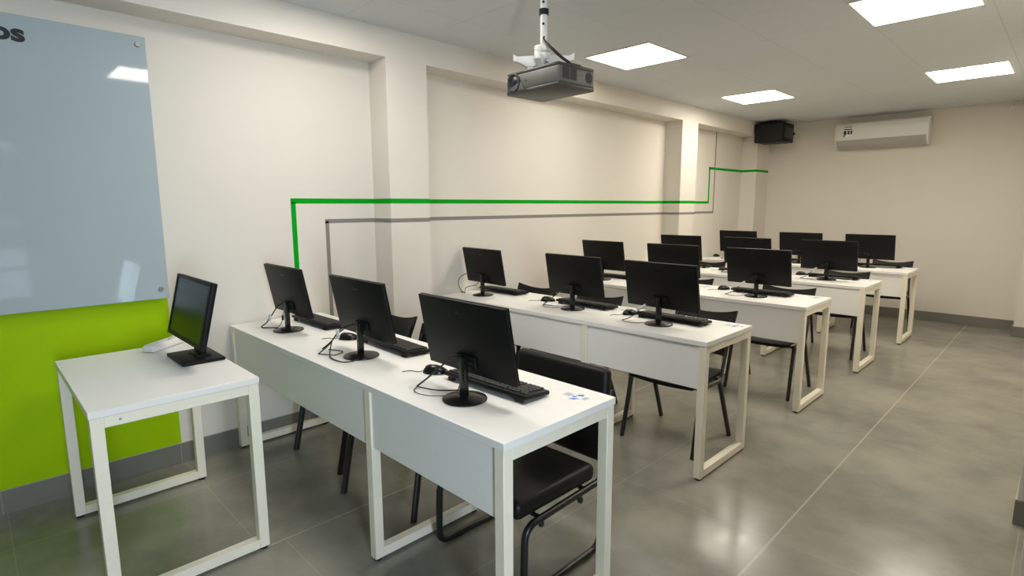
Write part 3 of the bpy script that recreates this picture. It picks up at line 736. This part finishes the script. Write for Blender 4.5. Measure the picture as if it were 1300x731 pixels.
b = MB().box((-0.392, -0.2282, 0.262), (-0.298, -0.2275, 0.272)).box((-0.392, -0.2282, 0.232), (-0.300, -0.2275, 0.246)).box((-0.395, -0.2282, 0.170), (-0.362, -0.2275, 0.222)).box((-0.352, -0.2282, 0.176), (-0.326, -0.2275, 0.222)).box((-0.318, -0.2282, 0.176), (-0.297, -0.2275, 0.222)).box((-0.395, -0.2282, 0.148), (-0.375, -0.2275, 0.166))
b.build('label_print', 'ink', ac, smooth=False)

sp = thing('wall_speaker', 'black box speaker bracketed to the ceiling in the far left corner', 'speaker', (0.4125, 8.00, 2.27))
MB().box((-0.1875, -0.165, 0), (0.1875, 0.22, 0.245), 0.008, 2).build('cabinet', 'black', sp)
MB().box((-0.178, -0.170, 0.010), (0.178, -0.163, 0.235), 0.003, 1).build('grille', 'rubber', sp)
MB().prism([(-0.115, 0.055), (0.165, 0.055), (0.200, 0.150), (0.165, 0.190), (-0.09, 0.190)], 'x', 0.187, 0.191, 0.001).build('side_panel', 'proj_dark', sp)
MB().box((-0.09, -0.06, 0.243), (0.05, 0.14, 0.268), 0.003, 1).box((-0.055, 0.0, 0.26), (0.025, 0.08, HC - 2.27)).build('bracket', 'rubber', sp)
MB().tube([(0.186, 0.19, 0.12), (0.208, 0.19, 0.12)], 0.018, 12).build('bracket_knob', 'rubber', sp)

sn = thing('ceiling_sensor', 'tiny white sensor on the far wall near the right corner', 'sensor', (2.82, YF - 0.001, 2.505))
MB().lathe([(0, 0), (0.022, 0), (0.022, 0.018), (0.014, 0.034), (0, 0.040)], 20, Matrix.Rotation(PI / 2, 4, 'X')).build('housing', 'white_plastic', sn)
MB().lathe([(0, 0.034), (0.008, 0.036), (0, 0.046)], 12, Matrix.Rotation(PI / 2, 4, 'X')).build('eye', 'grey_plastic', sn)

# ------------------------------------------------------------------ daylight through the window
wd = bpy.data.worlds.new('World'); SC.world = wd; wd.use_nodes = True
bg = wd.node_tree.nodes['Background']; bg.inputs['Color'].default_value = (0.72, 0.86, 1.0, 1); bg.inputs['Strength'].default_value = 1.4
al = bpy.data.lights.new('window_daylight', 'AREA'); al.shape = 'RECTANGLE'; al.size = 1.5; al.size_y = 0.50; al.energy = 75; al.color = (0.72, 0.86, 1.0)
ao = bpy.data.objects.new('window_daylight', al); COL.objects.link(ao)
ao.location = (XN + 0.30, -0.15, 1.3); ao.rotation_euler = (0, PI / 2, 0)

# ------------------------------------------------------------------ camera
cd = bpy.data.cameras.new('camera'); co = bpy.data.objects.new('camera', cd); COL.objects.link(co)
cd.sensor_fit = 'HORIZONTAL'; cd.sensor_width = 36; cd.lens = 36 * 702.60 / 1300; cd.clip_start = 0.02
pi_, ya, ro = (math.radians(a) for a in (8.4479, 45.2901, -0.2042))
F = Vector((-math.sin(ya) * math.cos(pi_), math.cos(ya) * math.cos(pi_), -math.sin(pi_)))
R = Vector((math.cos(ya), math.sin(ya), 0)); U = R.cross(F)
c, s = math.cos(ro), math.sin(ro); R, U = c * R + s * U, -s * R + c * U
mw = Matrix((R, U, -F)).transposed().to_4x4(); mw.translation = (3.4218, 0, 1.4334)
co.matrix_world = mw
SC.camera = co

vs = SC.view_settings
vs.view_transform = 'Standard'; vs.look = 'None'; vs.gamma = 1.0; vs.use_curve_mapping = False; vs.exposure = 0.2
SC.display_settings.display_device = 'sRGB'
SC.cycles.use_denoising = True
SC.cycles.max_bounces = 10; SC.cycles.diffuse_bounces = 6; SC.cycles.sample_clamp_indirect = 8
